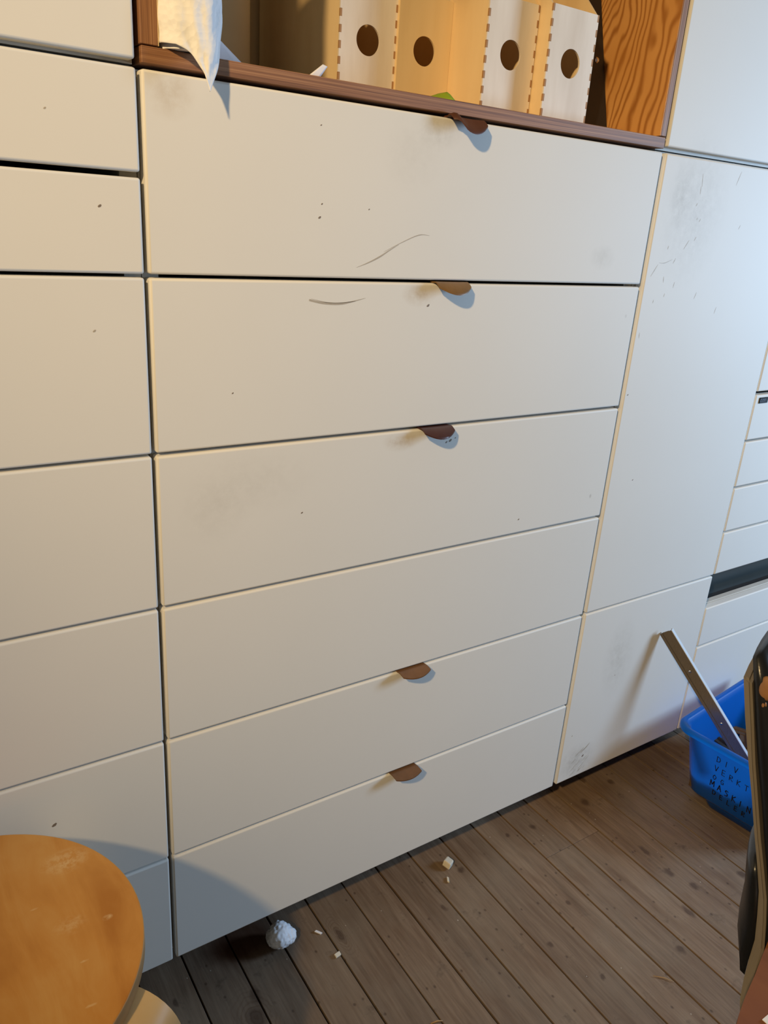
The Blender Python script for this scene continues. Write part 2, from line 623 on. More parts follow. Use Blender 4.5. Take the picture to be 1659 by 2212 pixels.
# ------------------------------------------------------------------ setting
fl = boxobj('floor', (-1.5, 2.6, -2.3, .52, -.06, -.022), M['subfloor'])
tag(fl, kind='structure')
seams = [-.62, -.545, -.47, -.395, -.32, -.244, -.197, -.121, -.045, .031, .1075, .184, .2595, .335, .410, .485, .563, .642, .716, .7905,
         .8665, .953, 1.04, 1.128, 1.212, 1.30, 1.385, 1.47, 1.555, 1.64, 1.725, 1.81]
plank_cache = {}
def plank(x0, x1, y0, y1, k):
    w = x1 - x0
    gap = .0024 + .0007 * (k % 3)
    bm = bmesh.new()
    dz = -.0006 * ((k * 7) % 4) / 3
    box(bm, -(w - gap) / 2, (w - gap) / 2, -(y1 - y0) / 2 + .0004, (y1 - y0) / 2 - .0004, -.022, dz, .0005, 1)
    return finish('plank', bm, M['floor'], fl, False, ((x0 + x1) / 2, (y0 + y1) / 2, 0))
for k, (a, b) in enumerate(zip(seams, seams[1:])):
    if abs(a - .716) < .001 or abs(a - .7905) < .001:
        plank(a, b, -1.2, -.080, k)
        plank(a, b, -.080, .50, k + 3)
    else:
        plank(a, b, -1.2, .50, k)
tag(boxobj('wall_back', (-1.5, 2.6, .47, .52, -.022, 2.5), M['wall']), kind='structure')

# ------------------------------------------------------------------ cabinets
FT = .018     # front thickness
BV = .0028    # rounded front edge

def front(name, x0, x1, z0, z1, parent, mat, y=0.0):
    return boxobj(name, (x0, x1, y, y + FT, z0 + FZ, z1 + FZ), mat, parent, BV, 3, True)

def smoothfix(o):
    # keep big faces flat, bevels smooth
    me = o.data
    try:
        me.set_sharp_from_angle(angle=math.radians(50))
    except Exception:
        pass

def carcass(parent, x0, x1, z0, z1, shelf=()):
    for a, b in ((x0, x0 + .018), (x1 - .018, x1)):
        boxobj('side_board', (a, b, FT + .002, .44, z0 + FZ, z1 + FZ), M['carcass'], parent)
    boxobj('bottom_board', (x0 + .0181, x1 - .0181, FT + .002, .44, z0 + FZ, z0 + .018 + FZ), M['carcass'], parent)
    boxobj('top_board', (x0 + .0181, x1 - .0181, FT + .002, .44, z1 - .018 + FZ, z1 + FZ), M['carcass'], parent)
    boxobj('back_board', (x0 + .0181, x1 - .0181, .43, .44, z0 + .0181 + FZ, z1 - .0181 + FZ), M['dark'], parent)

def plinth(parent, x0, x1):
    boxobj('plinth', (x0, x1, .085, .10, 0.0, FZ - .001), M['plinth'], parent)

G = .0016
# --- left drawer cabinet
XL0, XL1 = -.602, -.0026
lc = thing('drawer_cabinet', 'tall white cabinet behind the round stool, with narrow top drawers and no handles', 'cabinet', ((XL0 + XL1) / 2, .2, 0))
carcass(lc, XL0 + .001, 0.0005 - .001, .001, 1.199)
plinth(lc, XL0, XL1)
for a, b in ((0, .2), (.2, .4), (.4, .6), (.6, .8), (.8, 1.0), (1.0, 1.1), (1.1, 1.2)):
    front('drawer', XL0, XL1, a + G, b - G - (.0006 if a < .99 else .0022), lc, M['paint'])
uc = thing('wall_cabinet', 'white upper cabinet with a plain door left of the paper towel roll', 'cabinet', ((XL0 + XL1) / 2, .2, 1.2 + FZ))
carcass(uc, XL0 + .001, -.0005, 1.201, 1.86)
front('door', XL0, XL1 - .0005, 1.2030, 1.86, uc, M['paint'])

# --- centre cabinet with six drawers
XC0, XC1 = .0026, .7975
cc = thing('drawer_cabinet', 'wide white cabinet of six drawers with brown leather tabs, under the open shelf', 'cabinet', (.40, .2, 0))
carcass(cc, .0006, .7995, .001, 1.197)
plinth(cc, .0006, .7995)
drawers = []
for i in range(6):
    z0, z1 = 1.0 - .2 * i, 1.2 - .2 * i
    d = front('drawer', XC0, XC1, z0 + G + (0.0 if z0 > .01 else 0.0), z1 - G - (.0022 if i == 0 else .0008), cc, M['paint_drawers'])
    drawers.append(d)

def tab(d, x0, x1, ztop, e0, e1, droop, mat, label, wave=0.0):
    bm = bmesh.new()
    w = x1 - x0
    zt = ztop + FZ + .0004
    def fn(u, v):
        vv = (v - .35) / .65
        if vv < 0:
            y = .016 * (-vv)
            z = zt
        else:
            c = 1 - (2 * u - 1) ** 2
            e = e0 + (e1 - e0) * c
            y = -e * vv
            z = zt + .0016 * math.sin(min(vv, .5) * PI) - droop * (.45 + .55 * c) * vv ** 1.7
            z += wave * (math.exp(-((u - .12) / .13) ** 2) * 1.0 - .4 * math.exp(-((u - .6) / .3) ** 2)) * math.sin(min(1, vv * 1.4) * PI / 2)
        return (x0 + w * u - (x0 + w / 2), y, z - zt)
    sheet(bm, fn, 14, 14, 0.0)
    bmesh.ops.recalc_face_normals(bm, faces=bm.faces[:])
    top = list(bm.faces)
    if sum(f.normal.z for f in top) < 0:
        bmesh.ops.reverse_faces(bm, faces=top)
    r = bmesh.ops.extrude_face_region(bm, geom=top)
    nv = [g for g in r['geom'] if isinstance(g, bmesh.types.BMVert)]
    bmesh.ops.translate(bm, verts=nv, vec=(0, 0, .0019))
    bm.normal_update()
    o = finish('handle', bm, [mat], d, True, (x0 + w / 2, 0, zt))
    smoothfix(o)
    tag(o, label)
    return o

tab(drawers[0], .382, .437, 1.1962, .014, .024, .017, M['leather1'], 'dark brown curling leather tab handle', .006)
tab(drawers[1], .3825, .437, .9976, .013, .024, .0150, M['leather2'], 'tan leather tab handle')
tab(drawers[2], .379, .4325, .7976, .014, .024, .0130, M['leather3'], 'oxblood leather tab handle')
tab(drawers[4], .375, .4285, .3976, .018, .025, .0060, M['leather4'], 'brown leather tab handle')
tab(drawers[5], .377, .4290, .1976, .020, .026, .0040, M['leather5'], 'chestnut leather tab handle')

def ribbon(d, pts, widths, name='scuff_mark', mat='scuff', y=-.00012):
    """thin flat rub mark lying on a front (pts in wall x,z)"""
    bm = bmesh.new()
    # densify with Catmull-Rom
    P = [Vector((p[0], p[1])) for p in pts]
    dense = []
    for i in range(len(P) - 1):
        p0, p1, p2, p3 = P[max(i - 1, 0)], P[i], P[i + 1], P[min(i + 2, len(P) - 1)]
        for k in range(6):
            t = k / 6
            q = .5 * ((2 * p1) + (p2 - p0) * t + (2 * p0 - 5 * p1 + 4 * p2 - p3) * t * t + (3 * p1 - p0 - 3 * p2 + p3) * t ** 3)
            w = widths[i] * (1 - t) + widths[i + 1] * t
            dense.append((q, w))
    dense.append((P[-1], widths[-1]))
    cx, cz = P[0].x, P[0].y
    prev = None
    for i, (q, w) in enumerate(dense):
        a = dense[max(i - 1, 0)][0]; b = dense[min(i + 1, len(dense) - 1)][0]
        dd = (b - a).normalized(); nrm = Vector((-dd.y, dd.x)) * w
        v = [bm.verts.new((q.x + s * nrm.x - cx, 0, q.y + s * nrm.y - cz)) for s in (1, -1)]
        if prev:
            bm.faces.new((prev[0], prev[1], v[1], v[0]))
        prev = v
    return finish(name, bm, M[mat], d, False, (cx, y, cz + FZ))

w3 = [.0001, .0007, .0010, .0006, .0001]
ribbon(drawers[0], [(.261, 1.0148), (.278, 1.021), (.2942, 1.0284), (.309, 1.037), (.322, 1.044)], w3)
ribbon(drawers[0], [(.300, 1.0345), (.3279, 1.0474), (.3523, 1.0568), (.3693, 1.057)], [.0001, .0004, .0006, .0001])
ribbon(drawers[1], [(.1963, .9755), (.217, .9717), (.2434, .9712), (.277, .9781)], [.0012, .0013, .0012, .0001])
ribbon(drawers[1], [(.199, .9770), (.22, .9728), (.24, .9722), (.262, .9742)], [.0001, .0005, .0005, .0001])
def speck(d, x, z, r=.0012, mat='grime', n=1):
    ribbon(d, [(x - r, z - r * .6), (x, z), (x + r * .8, z + r * .7)], [r * .3, r * .7, r * .25], 'speck', mat)
for di, x, z, r in ((0, .207, 1.07, .0018), (0, .275, 1.083, .001), (0, .2095, 1.085, .0012), (0, .205, 1.168, .001), (1, .3763, .9688, .0022), (1, .097, .867, .0012),
                    (2, .195, .699, .0015), (2, .437, .776, .0025), (2, .430, .774, .0018), (2, .597, .626, .0016), (2, .446, .779, .0012)):
    speck(drawers[di], x, z, r)
lds = [o for o in lc.children if o.name.startswith('drawer')]
lds.sort(key=lambda o: o.location.z)
for di, x, z, r, mt in ((5, -.045, 1.067, .0018, 'grime'), (4, -.058, .943, .0016, 'scuff'), (1, -.147, .325, .0030, 'grime'), (6, -.09, 1.15, .0012, 'scuff')):
    speck(lds[di], x, z, r, mt)

# --- tall cabinet right of it
XR0, XR1 = .8065, 1.2005
rc = thing('door_cabinet', 'tall narrow white cabinet right of the six drawers, with scuffed plain doors', 'cabinet', (1.0, .2, 0))
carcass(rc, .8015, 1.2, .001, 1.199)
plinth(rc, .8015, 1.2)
dlow = front('door', XR0, XR1, 0 + G, .4 - G, rc, M['paint_right'])
dmid = front('door', XR0, XR1, .4 + G, 1.2 - .004, rc, M['paint_right'])
ur = thing('wall_cabinet', 'white upper cabinet with a plain door at the top right', 'cabinet', (1.0, .2, 1.2 + FZ))
carcass(ur, .8015, 1.2, 1.201, 1.86)
front('door', XR0 - .0015, XR1, 1.2045, 1.86, ur, M['paint_right'])
rs = random.Random(3)
for x, z, l, a in ((.905, 1.165, .010, -80), (.905, 1.15, .006, -85), (.902, 1.128, .003, 60), (.91, 1.107, .002, 60), (.918, 1.105, .003, 60),
                   (.895, 1.066, .009, 55), (.915, 1.076, .004, 60), (.872, 1.04, .005, 60), (.826, 1.024, .012, 55), (.853, 1.010, .005, -80),
                   (.882, 1.002, .005, 80), (.862, .985, .003, 80), (.817, .92, .005, -85), (.945, .985, .006, 70), (1.0, 1.175, .012, 70),
                   (1.03, 1.10, .004, 65), (.85, 1.06, .003, 80), (.837, .975, .003, 80), (1.01, .96, .006, 75)):
    a = math.radians(a)
    dx, dz = math.cos(a) * l, math.sin(a) * l
    ribbon(dmid, [(x - dx, z - dz), (x, z), (x + dx, z + dz)], [.0001, .0007, .0001])
ribbon(dmid, [(.834, 1.036), (.848, 1.036), (.866, 1.042)], [.0001, .0005, .0001])
speck(dmid, .815, .82, .0016); speck(dmid, .87, .66, .0014)
for k in range(16):
    x, z = .835 + rs.random() * .055, .012 + rs.random() * .06
    l = .003 + rs.random() * .006
    ribbon(dlow, [(x - l, z - l * .7), (x, z), (x + l, z + l * .9)], [.0001, .0004 + rs.random() * .0004, .0001])
speck(dlow, .93, .23, .0012); speck(dlow, .83, .115, .0012); speck(dlow, .875, .05, .003)

# --- far right drawer cabinet with one open slot
XF0, XF1 = 1.2042, 1.80
fc = thing('drawer_cabinet', 'white cabinet at the right edge with slim drawers and one missing front', 'cabinet', (1.5, .2, 0))
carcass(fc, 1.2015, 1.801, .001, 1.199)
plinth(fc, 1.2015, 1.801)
fd = {}
for a, b in ((0, .2215), (.2215, .321), (.4, .5), (.5, .6), (.6, .7), (.7, .8), (.8, 1.2)):
    fd[a] = front('drawer', XF0, XF1, a + G, b - G - (.0035 if a == .7 else .0008), fc, M['paint'])
# dark interior seen through the open slot
boxobj('slot_lining', (1.2196, 1.7830, .060, .066, .30 + FZ, .42 + FZ), M['dark_glass'], fc)
boxobj('slot_floor', (1.2196, 1.7830, .022, .0598, .300 + FZ, .306 + FZ), M['dark'], fc)
sl = boxobj('slide_bar', (1.232, 1.242, .030, .058, .332 + FZ, .395 + FZ), M['dark_glass'], fc)
boxobj('shadow_strip', (1.2045, 1.2195, .0185, .0195, .321 + FZ, .40 + FZ), M['dark'], fc)  # dark strip added so the pale side board edge looks shaded
ws = boxobj('drawer_rim', (XF0, XF1, .0182, .030, .3062 + FZ, .3205 + FZ), M['carcass'], fc)
plate = boxobj('label_plate', (1.2155, 1.2445, -.0022, -.0001, .7775 + FZ, .7895 + FZ), M['label_black'], fd[.7], .0008, 1)
# blurred print on the plate
bm = bmesh.new()
for cx, pts in ((1.2205, [(40, 320)]), (1.2275, [(0, 300)]), (1.2335, [(-60, 250)])):
    for a0, a1 in pts:
        prev = None
        for k in range(9):
            a = math.radians(a0 + (a1 - a0) * k / 8)
            v = [bm.verts.new((cx + r * math.cos(a) - 1.23, 0, r * 1.1 * math.sin(a))) for r in (.0020, .0028)]
            if prev:
                bm.faces.new((prev[0], prev[1], v[1], v[0]))
            prev = v
finish('plate_print', bm, M['label_grey'], plate, False, (1.23, -.0023, .7835 + FZ))

# ------------------------------------------------------------------ open plywood shelf niche
ns = thing('shelf_niche', 'open plywood shelf niche with pine sides above the six drawers', 'shelf', (.40, .2, 1.2 + FZ))
ZS0, ZS1, ZT = 1.2012 + FZ, 1.2165 + FZ, 1.62 + FZ
boxobj('shelf_board', (.0035, .7985, .0008, .44, ZS0, ZS1), M['ply_edge_h'], ns, .0006, 1)
boxobj('side_panel', (.0030, .0205, .0008, .44, ZS1 + .0012, ZT), M['ply_edge_v'], ns, .0006, 1)
boxobj('side_panel', (.7865, .7985, .0008, .44, ZS1 + .0012, ZT), M['ply_edge_v'], ns, .0006, 1)
o = boxobj('veneer', (.7855, .78645, .0014, .425, ZS1 + .0014, ZT - .001), M['pine'], ns)
tag(o, 'flame-grained pine veneer')
boxobj('veneer', (.02055, .0215, .0014, .425, ZS1 + .0014, ZT - .001), M['ply_side'], ns)  # pale wood here and on the back, chosen to bounce light into the niche
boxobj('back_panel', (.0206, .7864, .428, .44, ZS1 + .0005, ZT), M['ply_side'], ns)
boxobj('top_board', (.0035, .7985, .0008, .44, ZT + .0005, ZT + .0155), M['ply_edge_h'], ns)

# ------------------------------------------------------------------ plywood file boxes
def file_box(x0, w, y0, depth, label, fmat, smat, joints=True):
    T = .0028
    H1, H2 = .147, .305      # low front, tall back
    z0 = ZS1
    t = thing('file_box', label, 'file box', (x0 + w / 2, y0 + depth / 2, z0), 'plywood file boxes on the open shelf')
    # front with finger hole
    bm = bmesh.new()
    xi = T if joints else 0.0
    hw, hz, r = w / 2 - xi, .080, .0185
    n = 40
    angs = sorted(set([2 * PI * k / n for k in range(n)] + [math.atan2(sz - hz, sx) % (2 * PI) for sx in (-hw, hw) for sz in (0, H1)]))
    inn, out = [], []
    for a in angs:
        ca, sa = math.cos(a), math.sin(a)
        ts = []
        if abs(ca) > 1e-9: ts.append(hw / abs(ca))
        if sa > 1e-9: ts.append((H1 - hz) / sa)
        if sa < -1e-9: ts.append(hz / -sa)
        k = min(ts)
        out.append(bm.verts.new((ca * k, 0, hz + sa * k)))
        inn.append(bm.verts.new((ca * r, 0, hz + sa * r)))
    fs = [bm.faces.new((out[i], out[(i + 1) % len(angs)], inn[(i + 1) % len(angs)], inn[i])) for i in range(len(angs))]
    ex = bmesh.ops.extrude_face_region(bm, geom=fs)
    bmesh.ops.translate(bm, verts=[g for g in ex['geom'] if isinstance(g, bmesh.types.BMVert)], vec=(0, T, 0))
    if joints:   # front teeth
        k = 0
        z = 0.0
        while z < H1 - .001:
            z2 = min(z + .0092, H1)
            if k % 2 == 0:
                for s in (-1, 1):
                    box(bm, min(s * hw, s * (hw + T)), max(s * hw, s * (hw + T)), 0, T, z, z2)
            z = z2
            k += 1
    finish('front_panel', bm, fmat, t, False, (x0 + w / 2, y0, z0))
    # sides with sloping top
    for s in (0, 1):
        xa = x0 if s == 0 else x0 + w - T
        bm = bmesh.new()
        prof = [(T, 0), (depth - T, 0), (depth - T, H2), (depth * .62, H2), (T, H1)]
        a = [bm.verts.new((0, y, z)) for y, z in prof]
        b = [bm.verts.new((T, y, z)) for y, z in prof]
        bm.faces.new(a); bm.faces.new(b[::-1])
        for i in range(5):
            bm.faces.new((a[i], a[(i + 1) % 5], b[(i + 1) % 5], b[i]))
        finish('side_panel', bm, smat, t, False, (xa, y0, z0))
    boxobj('back_panel', (x0, x0 + w, y0 + depth - T + .0001, y0 + depth, z0, z0 + H2), smat, t)
    boxobj('base_panel', (x0 + T, x0 + w - T, y0 + T, y0 + depth - T, z0 + .001, z0 + .005), smat, t)
    if joints:
        me = None
        k = 0
        z = 0.0
        while z < H1 - .001:
            z2 = min(z + .0092, H1)
            if k % 2 == 1:
                for xa in (x0, x0 + w - T):
                    if me is None:
                        o = boxobj('finger_joint', (xa, xa + T, y0 - .0001, y0 + T, z0 + z + .0002, z0 + z2 - .0002), M['burnt'], t)
                        me = o.data
                    else:
                        o = bpy.data.objects.new('finger_joint', me)
                        COL.objects.link(o)
                        o.parent = t
                        pw = world_of(t)
                        o.location = (xa + T / 2 - pw.x, y0 - .0001 / 2 + T / 2 - pw.y, z0 + z + .0002 - pw.z)
            z = z2
            k += 1
    return t

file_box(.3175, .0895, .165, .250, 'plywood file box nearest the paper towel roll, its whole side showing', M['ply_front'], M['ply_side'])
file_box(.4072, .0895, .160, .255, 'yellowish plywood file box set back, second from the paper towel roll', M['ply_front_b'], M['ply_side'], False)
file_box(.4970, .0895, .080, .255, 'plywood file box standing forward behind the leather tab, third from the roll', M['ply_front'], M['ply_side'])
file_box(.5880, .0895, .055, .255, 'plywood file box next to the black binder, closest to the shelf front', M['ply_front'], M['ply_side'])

# black binder beside the pine wall
bt = thing('binder', 'black binder with a small steel rivet between file box and pine wall', 'binder', (.733, .103, ZS1 + .0005))
def lean(o):
    # tip the part back around the lower front edge of the binder
    o.matrix_local = Matrix.Rotation(-.27, 4, 'X') @ Matrix.Translation(o.location)
    return o
bx0, bx1, by0, by1 = .6825, .7835, .103, .135
for yy in (by0, by1 - .003):
    lean(boxobj('cover', (bx0, bx1, yy, yy + .003, ZS1 + .0005, ZS1 + .318), M['black_card'], bt, .0008, 1))
lean(boxobj('spine', (bx0, bx0 + .003, by0 + .0032, by1 - .0032, ZS1 + .0005, ZS1 + .318), M['black_card'], bt, .0008, 1))
lean(boxobj('page_block', (bx0 + .0035, bx1 - .003, by0 + .004, by1 - .004, ZS1 + .003, ZS1 + .312), M['black_card'], bt))
lean(boxobj('hinge_strip', (.7275, .7292, by0 - .0006, by0 + .0003, ZS1 + .0008, ZS1 + .317), M['black_card'], bt))
bm = bmesh.new()
lathe(bm, [(0, .0024), (.0028, .0021), (.0044, .0010), (.0048, 0)], 20)
bmesh.ops.rotate(bm, verts=bm.verts[:], matrix=Matrix.Rotation(PI / 2, 3, 'X'))
tag(lean(finish('rivet', bm, M['steel'], bt, True, (.7665, by0 - .0002, ZS1 + .117))), 'steel rivet')

# cream roll behind the towel
bm = bmesh.new()
lathe(bm, [(0, 0), (.040, 0), (.0405, .003), (.0405, .297), (.039, .30), (.018, .30), (.018, .27), (0, .27)], 48)
o = finish('paper_roll', bm, M['cream'], None, True, (.213, .315, ZS1))
smoothfix(o)
tag(o, 'cream paper roll standing on end behind the white paper towel', 'paper roll')

# paper towel roll with a torn hanging sheet
pt = thing('paper_towel', 'white embossed paper towel roll with a torn corner hanging over the shelf', 'paper towel', (.0545, .014, ZS1))
RC = Vector((.0545, .014))
bm = bmesh.new()
R0 = .0292
lathe(bm, [(.016, 0), (R0, 0), (R0, .235), (.016, .235), (.016, 0)], 56)
o = finish('roll', bm, M['tissue'], pt, True, (RC.x, RC.y, ZS1 + .0006))
smoothfix(o)
# outer sheet wraps from the left round the front and leaves the roll to the right
bm = bmesh.new()
TH0, TH1 = math.radians(140), math.radians(345)
LOW = [(140, 0, 0.0015), (160, 0, 0.001), (175, 0, 0.003), (190, 0, 0.0045), (207, 0, 0.0045), (232, 0, 0.0035), (250, 0.0, -0.0007), (258, 0.0, -0.004), (263, 0.1, -0.008), (277, 0.4, -0.0202), (286, 1, -0.0365), (297, 0.6, -0.0247), (310, 0.2, -0.0092), (318, 0.1, 0.0008), (328, 0.0, 0.0165), (339, 0, 0.034), (345, 0, 0.045)]
def towel(u, v):
    th = TH0 + (TH1 - TH0) * u
    td = math.degrees(th)
    r = .0345
    p = Vector((RC.x + r * math.cos(th), RC.y + r * math.sin(th)))
    lo, sw = LOW[-1][2], 0.0
    for (a, fa, za), (b, fb, zb) in zip(LOW, LOW[1:]):
        if a <= td <= b:
            t_ = (td - a) / (b - a)
            lo, sw = za + (zb - za) * t_, fa + (fb - fa) * t_
            break
    z = lo + (.236 - lo) * v ** 1.6
    f = sw * max(0.0, 1 - (z - lo) / .09) ** 1.3
    q = p + Vector((-.002, -.010)) * f
    q += Vector((math.cos(th), math.sin(th))) * (.0007 * math.sin(u * 40 + v * 9) + .0005 * math.sin(v * 33))
    return (q.x - RC.x, q.y - RC.y, z)
sheet(bm, towel, 100, 60, .0005)
o = finish('loose_sheet', bm, M['tissue'], pt, True, (RC.x, RC.y, ZS1))

# small papers on the shelf
def paper(name, label, pts, mat, cat, thick=.0005, bend=0.0):
    bm = bmesh.new()
    P = [Vector(p) for p in pts]
    c = sum(P, Vector()) / len(P)
    def fn(u, v):
        a = P[0].lerp(P[1], u); b = P[3].lerp(P[2], u)
        q = a.lerp(b, v) - c
        q.z += bend * (u - .5) ** 2 * 4
        return q
    sheet(bm, fn, 8, 4, thick)
    o = finish(name, bm, mat, None, True, tuple(c))
    tag(o, label, cat)
    return o
zs = ZS1
paper('paper_sheet', 'white folded paper leaning behind the paper towel roll', [(.106, .090, zs + .0008), (.1165, .095, zs + .038), (.1185, .097, zs + .038), (.162, .100, zs + .0085)], M['paper'], 'paper')
paper('paper_scrap', 'small white paper scrap sticking up before the first file box', [(.1955, .020, zs + .0005), (.2151, .020, zs + .0156), (.2212, .020, zs + .0141), (.2115, .021, zs + .0009)], M['paper'], 'paper')
def note():
    bm = bmesh.new()
    def fn(u, v):
        x = .3300 + .0735 * u + .004 * v
        y = .014 + .045 * v
        z = zs + .0010 + .0005 * u + (.0018 * u + .0105 * max(0, (u - .3) / .7) ** 1.8) * min(1, v * 2.2)
        return (x - .37, y - .03, z - zs)
    sheet(bm, fn, 16, 6, .0006)
    o = finish('sticky_note', bm, M['green'], None, True, (.37, .03, zs))
    tag(o, 'green sticky note curling up at the shelf edge above the leather tab', 'note')
note()

# ------------------------------------------------------------------ stool
SX, SY, SR, SZ = -.274, -.200, .174, .45
st = thing('stool', 'round birch stool with a worn honey-coloured seat, lower left', 'stool', (SX, SY, 0))
bm = bmesh.new()
lathe(bm, [(0, 0), (SR - .002, 0), (SR, .002), (SR, .0185), (SR - .0006, .0195), (SR - .0022, .0202), (0, .0202)], 96)
for f in bm.faces:
    c = f.calc_center_median()
    f.material_index = 0 if c.z > .0196 else 1
o = finish('seat', bm, [M['honey'], M['birch_edge']], st, True, (SX, SY, SZ - .0202))
smoothfix(o)
LW, LT = .058, .022
def leg(phi):
    bm = bmesh.new()
    # profile in the radial plane: flat under the seat, bend, straight down
    path = [(.060, SZ - .0204)]
    rb = .062
    xo = .2155
    path.append((xo - rb, SZ - .0204))
    for k in range(1, 11):
        a = PI / 2 * k / 10
        path.append((xo - rb + rb * math.sin(a), SZ - .0204 - rb + rb * math.cos(a)))
    path.append((xo + .012, 0.0))
    secs = []
    for i, (r, z) in enumerate(path):
        a = path[max(i - 1, 0)]; b = path[min(i + 1, len(path) - 1)]
        d = Vector((b[0] - a[0], b[1] - a[1])).normalized()
        nrm = Vector((d.y, -d.x))
        ro, zo = r, z
        ri, zi = r + nrm.x * LT, z + nrm.y * LT
        if i == len(path) - 1: zi = 0.0
        secs.append([bm.verts.new(v) for v in ((ro, -LW / 2, zo), (ro, LW / 2, zo), (ri, LW / 2, zi), (ri, -LW / 2, zi))])
    for a, b in zip(secs, secs[1:]):
        for k in range(4):
            bm.faces.new((a[k], a[(k + 1) % 4], b[(k + 1) % 4], b[k]))
    bm.faces.new(secs[0]); bm.faces.new(secs[-1][::-1])
    es = [e for e in bm.edges if len(e.link_faces) == 2 and e.calc_face_angle(0) > 1.2]
    bmesh.ops.bevel(bm, geom=es, offset=.0015, segments=2, affect='EDGES')
    bmesh.ops.rotate(bm, verts=bm.verts[:], matrix=Matrix.Rotation(phi, 3, 'Z'))
    o = finish('leg', bm, M['birch_leg'], st, True, (SX, SY, 0))
    smoothfix(o)
PHI0 = math.radians(-41)
for k in range(4):
    leg(PHI0 + k * PI / 2)

# ------------------------------------------------------------------ blue bin
bn = thing('storage_bin', 'blue translucent plastic bin with black marker writing, on the floor by the cabinets', 'bin', (1.26, -.19, 0))
BC = Vector((1.262, -.188))
ROT = math.radians(6.5)
def rrect(hx, hy, r, n=7):
    pts = []
    for (cx, cy, a0) in ((hx - r, hy - r, 0), (-hx + r, hy - r, 90), (-hx + r, -hy + r, 180), (hx - r, -hy + r, 270)):
        for k in range(n + 1):
            a = math.radians(a0 + 90 * k / n)
            pts.append((cx + r * math.cos(a), cy + r * math.sin(a)))
    return pts
RIMZ = .1925
def binring(bm, hx, hy, r, z, off=0):
    return [bm.verts.new((x + off, y, z)) for x, y in rrect(hx, hy, r)]
bm = bmesh.new()
# outer from a small raised skirt, foot block, wall, lip, inner wall, floor
levels = [(.118, .062, .02, 0.0), (.120, .064, .02, .001), (.127, .075, .02, .024), (.1350, .101, .03, .0255), (.1395, .105, .03, .031),
          (.1640, .1235, .03, RIMZ - .014), (.1655, .1245, .03, RIMZ - .013), (.1795, .1385, .035, RIMZ - .013), (.1810, .1400, .035, RIMZ - .010), (.1810, .1400, .035, RIMZ - .002),
          (.1790, .1380, .034, RIMZ), (.1715, .1305, .03, RIMZ), (.1690, .1280, .03, RIMZ - .003), (.1630, .1215, .03, RIMZ - .012), (.1375, .103, .03, .034), (.1315, .098, .03, .0285)]
rings = [binring(bm, *l) for l in levels]
nn = len(rings[0])
for a, b in zip(rings, rings[1:]):
    for k in range(nn):
        bm.faces.new((a[k], a[(k + 1) % nn], b[(k + 1) % nn], b[k]))
bm.faces.new(rings[0][::-1]); bm.faces.new(rings[-1])
bmesh.ops.rotate(bm, verts=bm.verts[:], matrix=Matrix.Rotation(ROT, 3, 'Z'))
tub = finish('tub', bm, M['blue'], bn, True, (BC.x, BC.y, 0))
smoothfix(tub)

# handwriting on the side that faces left
GL = {'D': [[(0, 0), (0, 1), (.5, .85), (.62, .5), (.5, .15), (0, 0)]], 'I': [[(.1, 0), (.15, 1)]], 'V': [[(0, 1), (.3, 0), (.65, 1)]],
      'E': [[(.55, 1), (0, 1), (0, 0), (.55, 0)], [(0, .5), (.45, .5)]], 'R': [[(0, 0), (0, 1), (.5, .9), (.5, .6), (0, .5), (.6, 0)]],
      'K': [[(0, 0), (0, 1)], [(.55, 1), (0, .5), (.6, 0)]], 'T': [[(-.05, 1), (.65, 1)], [(.3, 1), (.3, 0)]], 'Y': [[(0, 1), (.3, .5)], [(.65, 1), (.2, -.05)]],
      'O': [[(.3, 0), (0, .3), (0, .7), (.3, 1), (.6, .7), (.6, .3), (.3, 0)]], 'G': [[(.6, .9), (.2, 1), (0, .5), (.2, 0), (.6, .1), (.6, .45), (.35, .45)]],
      'L': [[(0, 1), (0, 0), (.5, 0)]], 'M': [[(0, 0), (.05, 1), (.35, .3), (.65, 1), (.7, 0)]], 'A': [[(0, 0), (.3, 1), (.65, 0)], [(.12, .4), (.55, .4)]],
      'S': [[(.55, .9), (.2, 1), (.05, .75), (.5, .4), (.45, .1), (.0, .05)]], 'N': [[(0, 0), (0, 1), (.55, 0), (.55, 1)]]}
# outer left wall: x=-(.1395..1640) between z .031 and RIMZ-.014
def wallx(z):
    return -(.1395 + (.1640 - .1395) * (z - .031) / (RIMZ - .014 - .031)) - .0006
bm = bmesh.new()
def write(s, y0, z0, h, pitch, slope=0.0, wd=.0008):
    for i, ch in enumerate(s):
        for st_ in GL.get(ch, []):
            pts = [(y0 - (i * pitch + px * h * .8), z0 + pz * h + slope * i * pitch) for px, pz in st_]
            for (ya, za), (yb, zb) in zip(pts, pts[1:]):
                d = Vector((yb - ya, zb - za)); d.normalize()
                n = Vector((-d.y, d.x)) * wd
                e = d * wd * .6
                q = [(ya + n.x - e.x, za + n.y - e.y), (ya - n.x - e.x, za - n.y - e.y), (yb - n.x + e.x, zb - n.y + e.y), (yb + n.x + e.x, zb + n.y + e.y)]
                bm.faces.new([bm.verts.new((wallx(z), y, z)) for y, z in q])
write('DIV', .044, .143, .0140, .0185, -.05)
write('VERKTOY', .046, .118, .0140, .0165, -.1)
write('OG', .046, .094, .0120, .017, -.1)
write('MASKIN', .050, .074, .015, .0165, -.16, .0011)
write('DELER', .042, .054, .012, .0165, -.16, .0010)
bmesh.ops.rotate(bm, verts=bm.verts[:], matrix=Matrix.Rotation(ROT, 3, 'Z'))
finish('marker_writing', bm, M['marker'], tub, False, (BC.x, BC.y, 0))

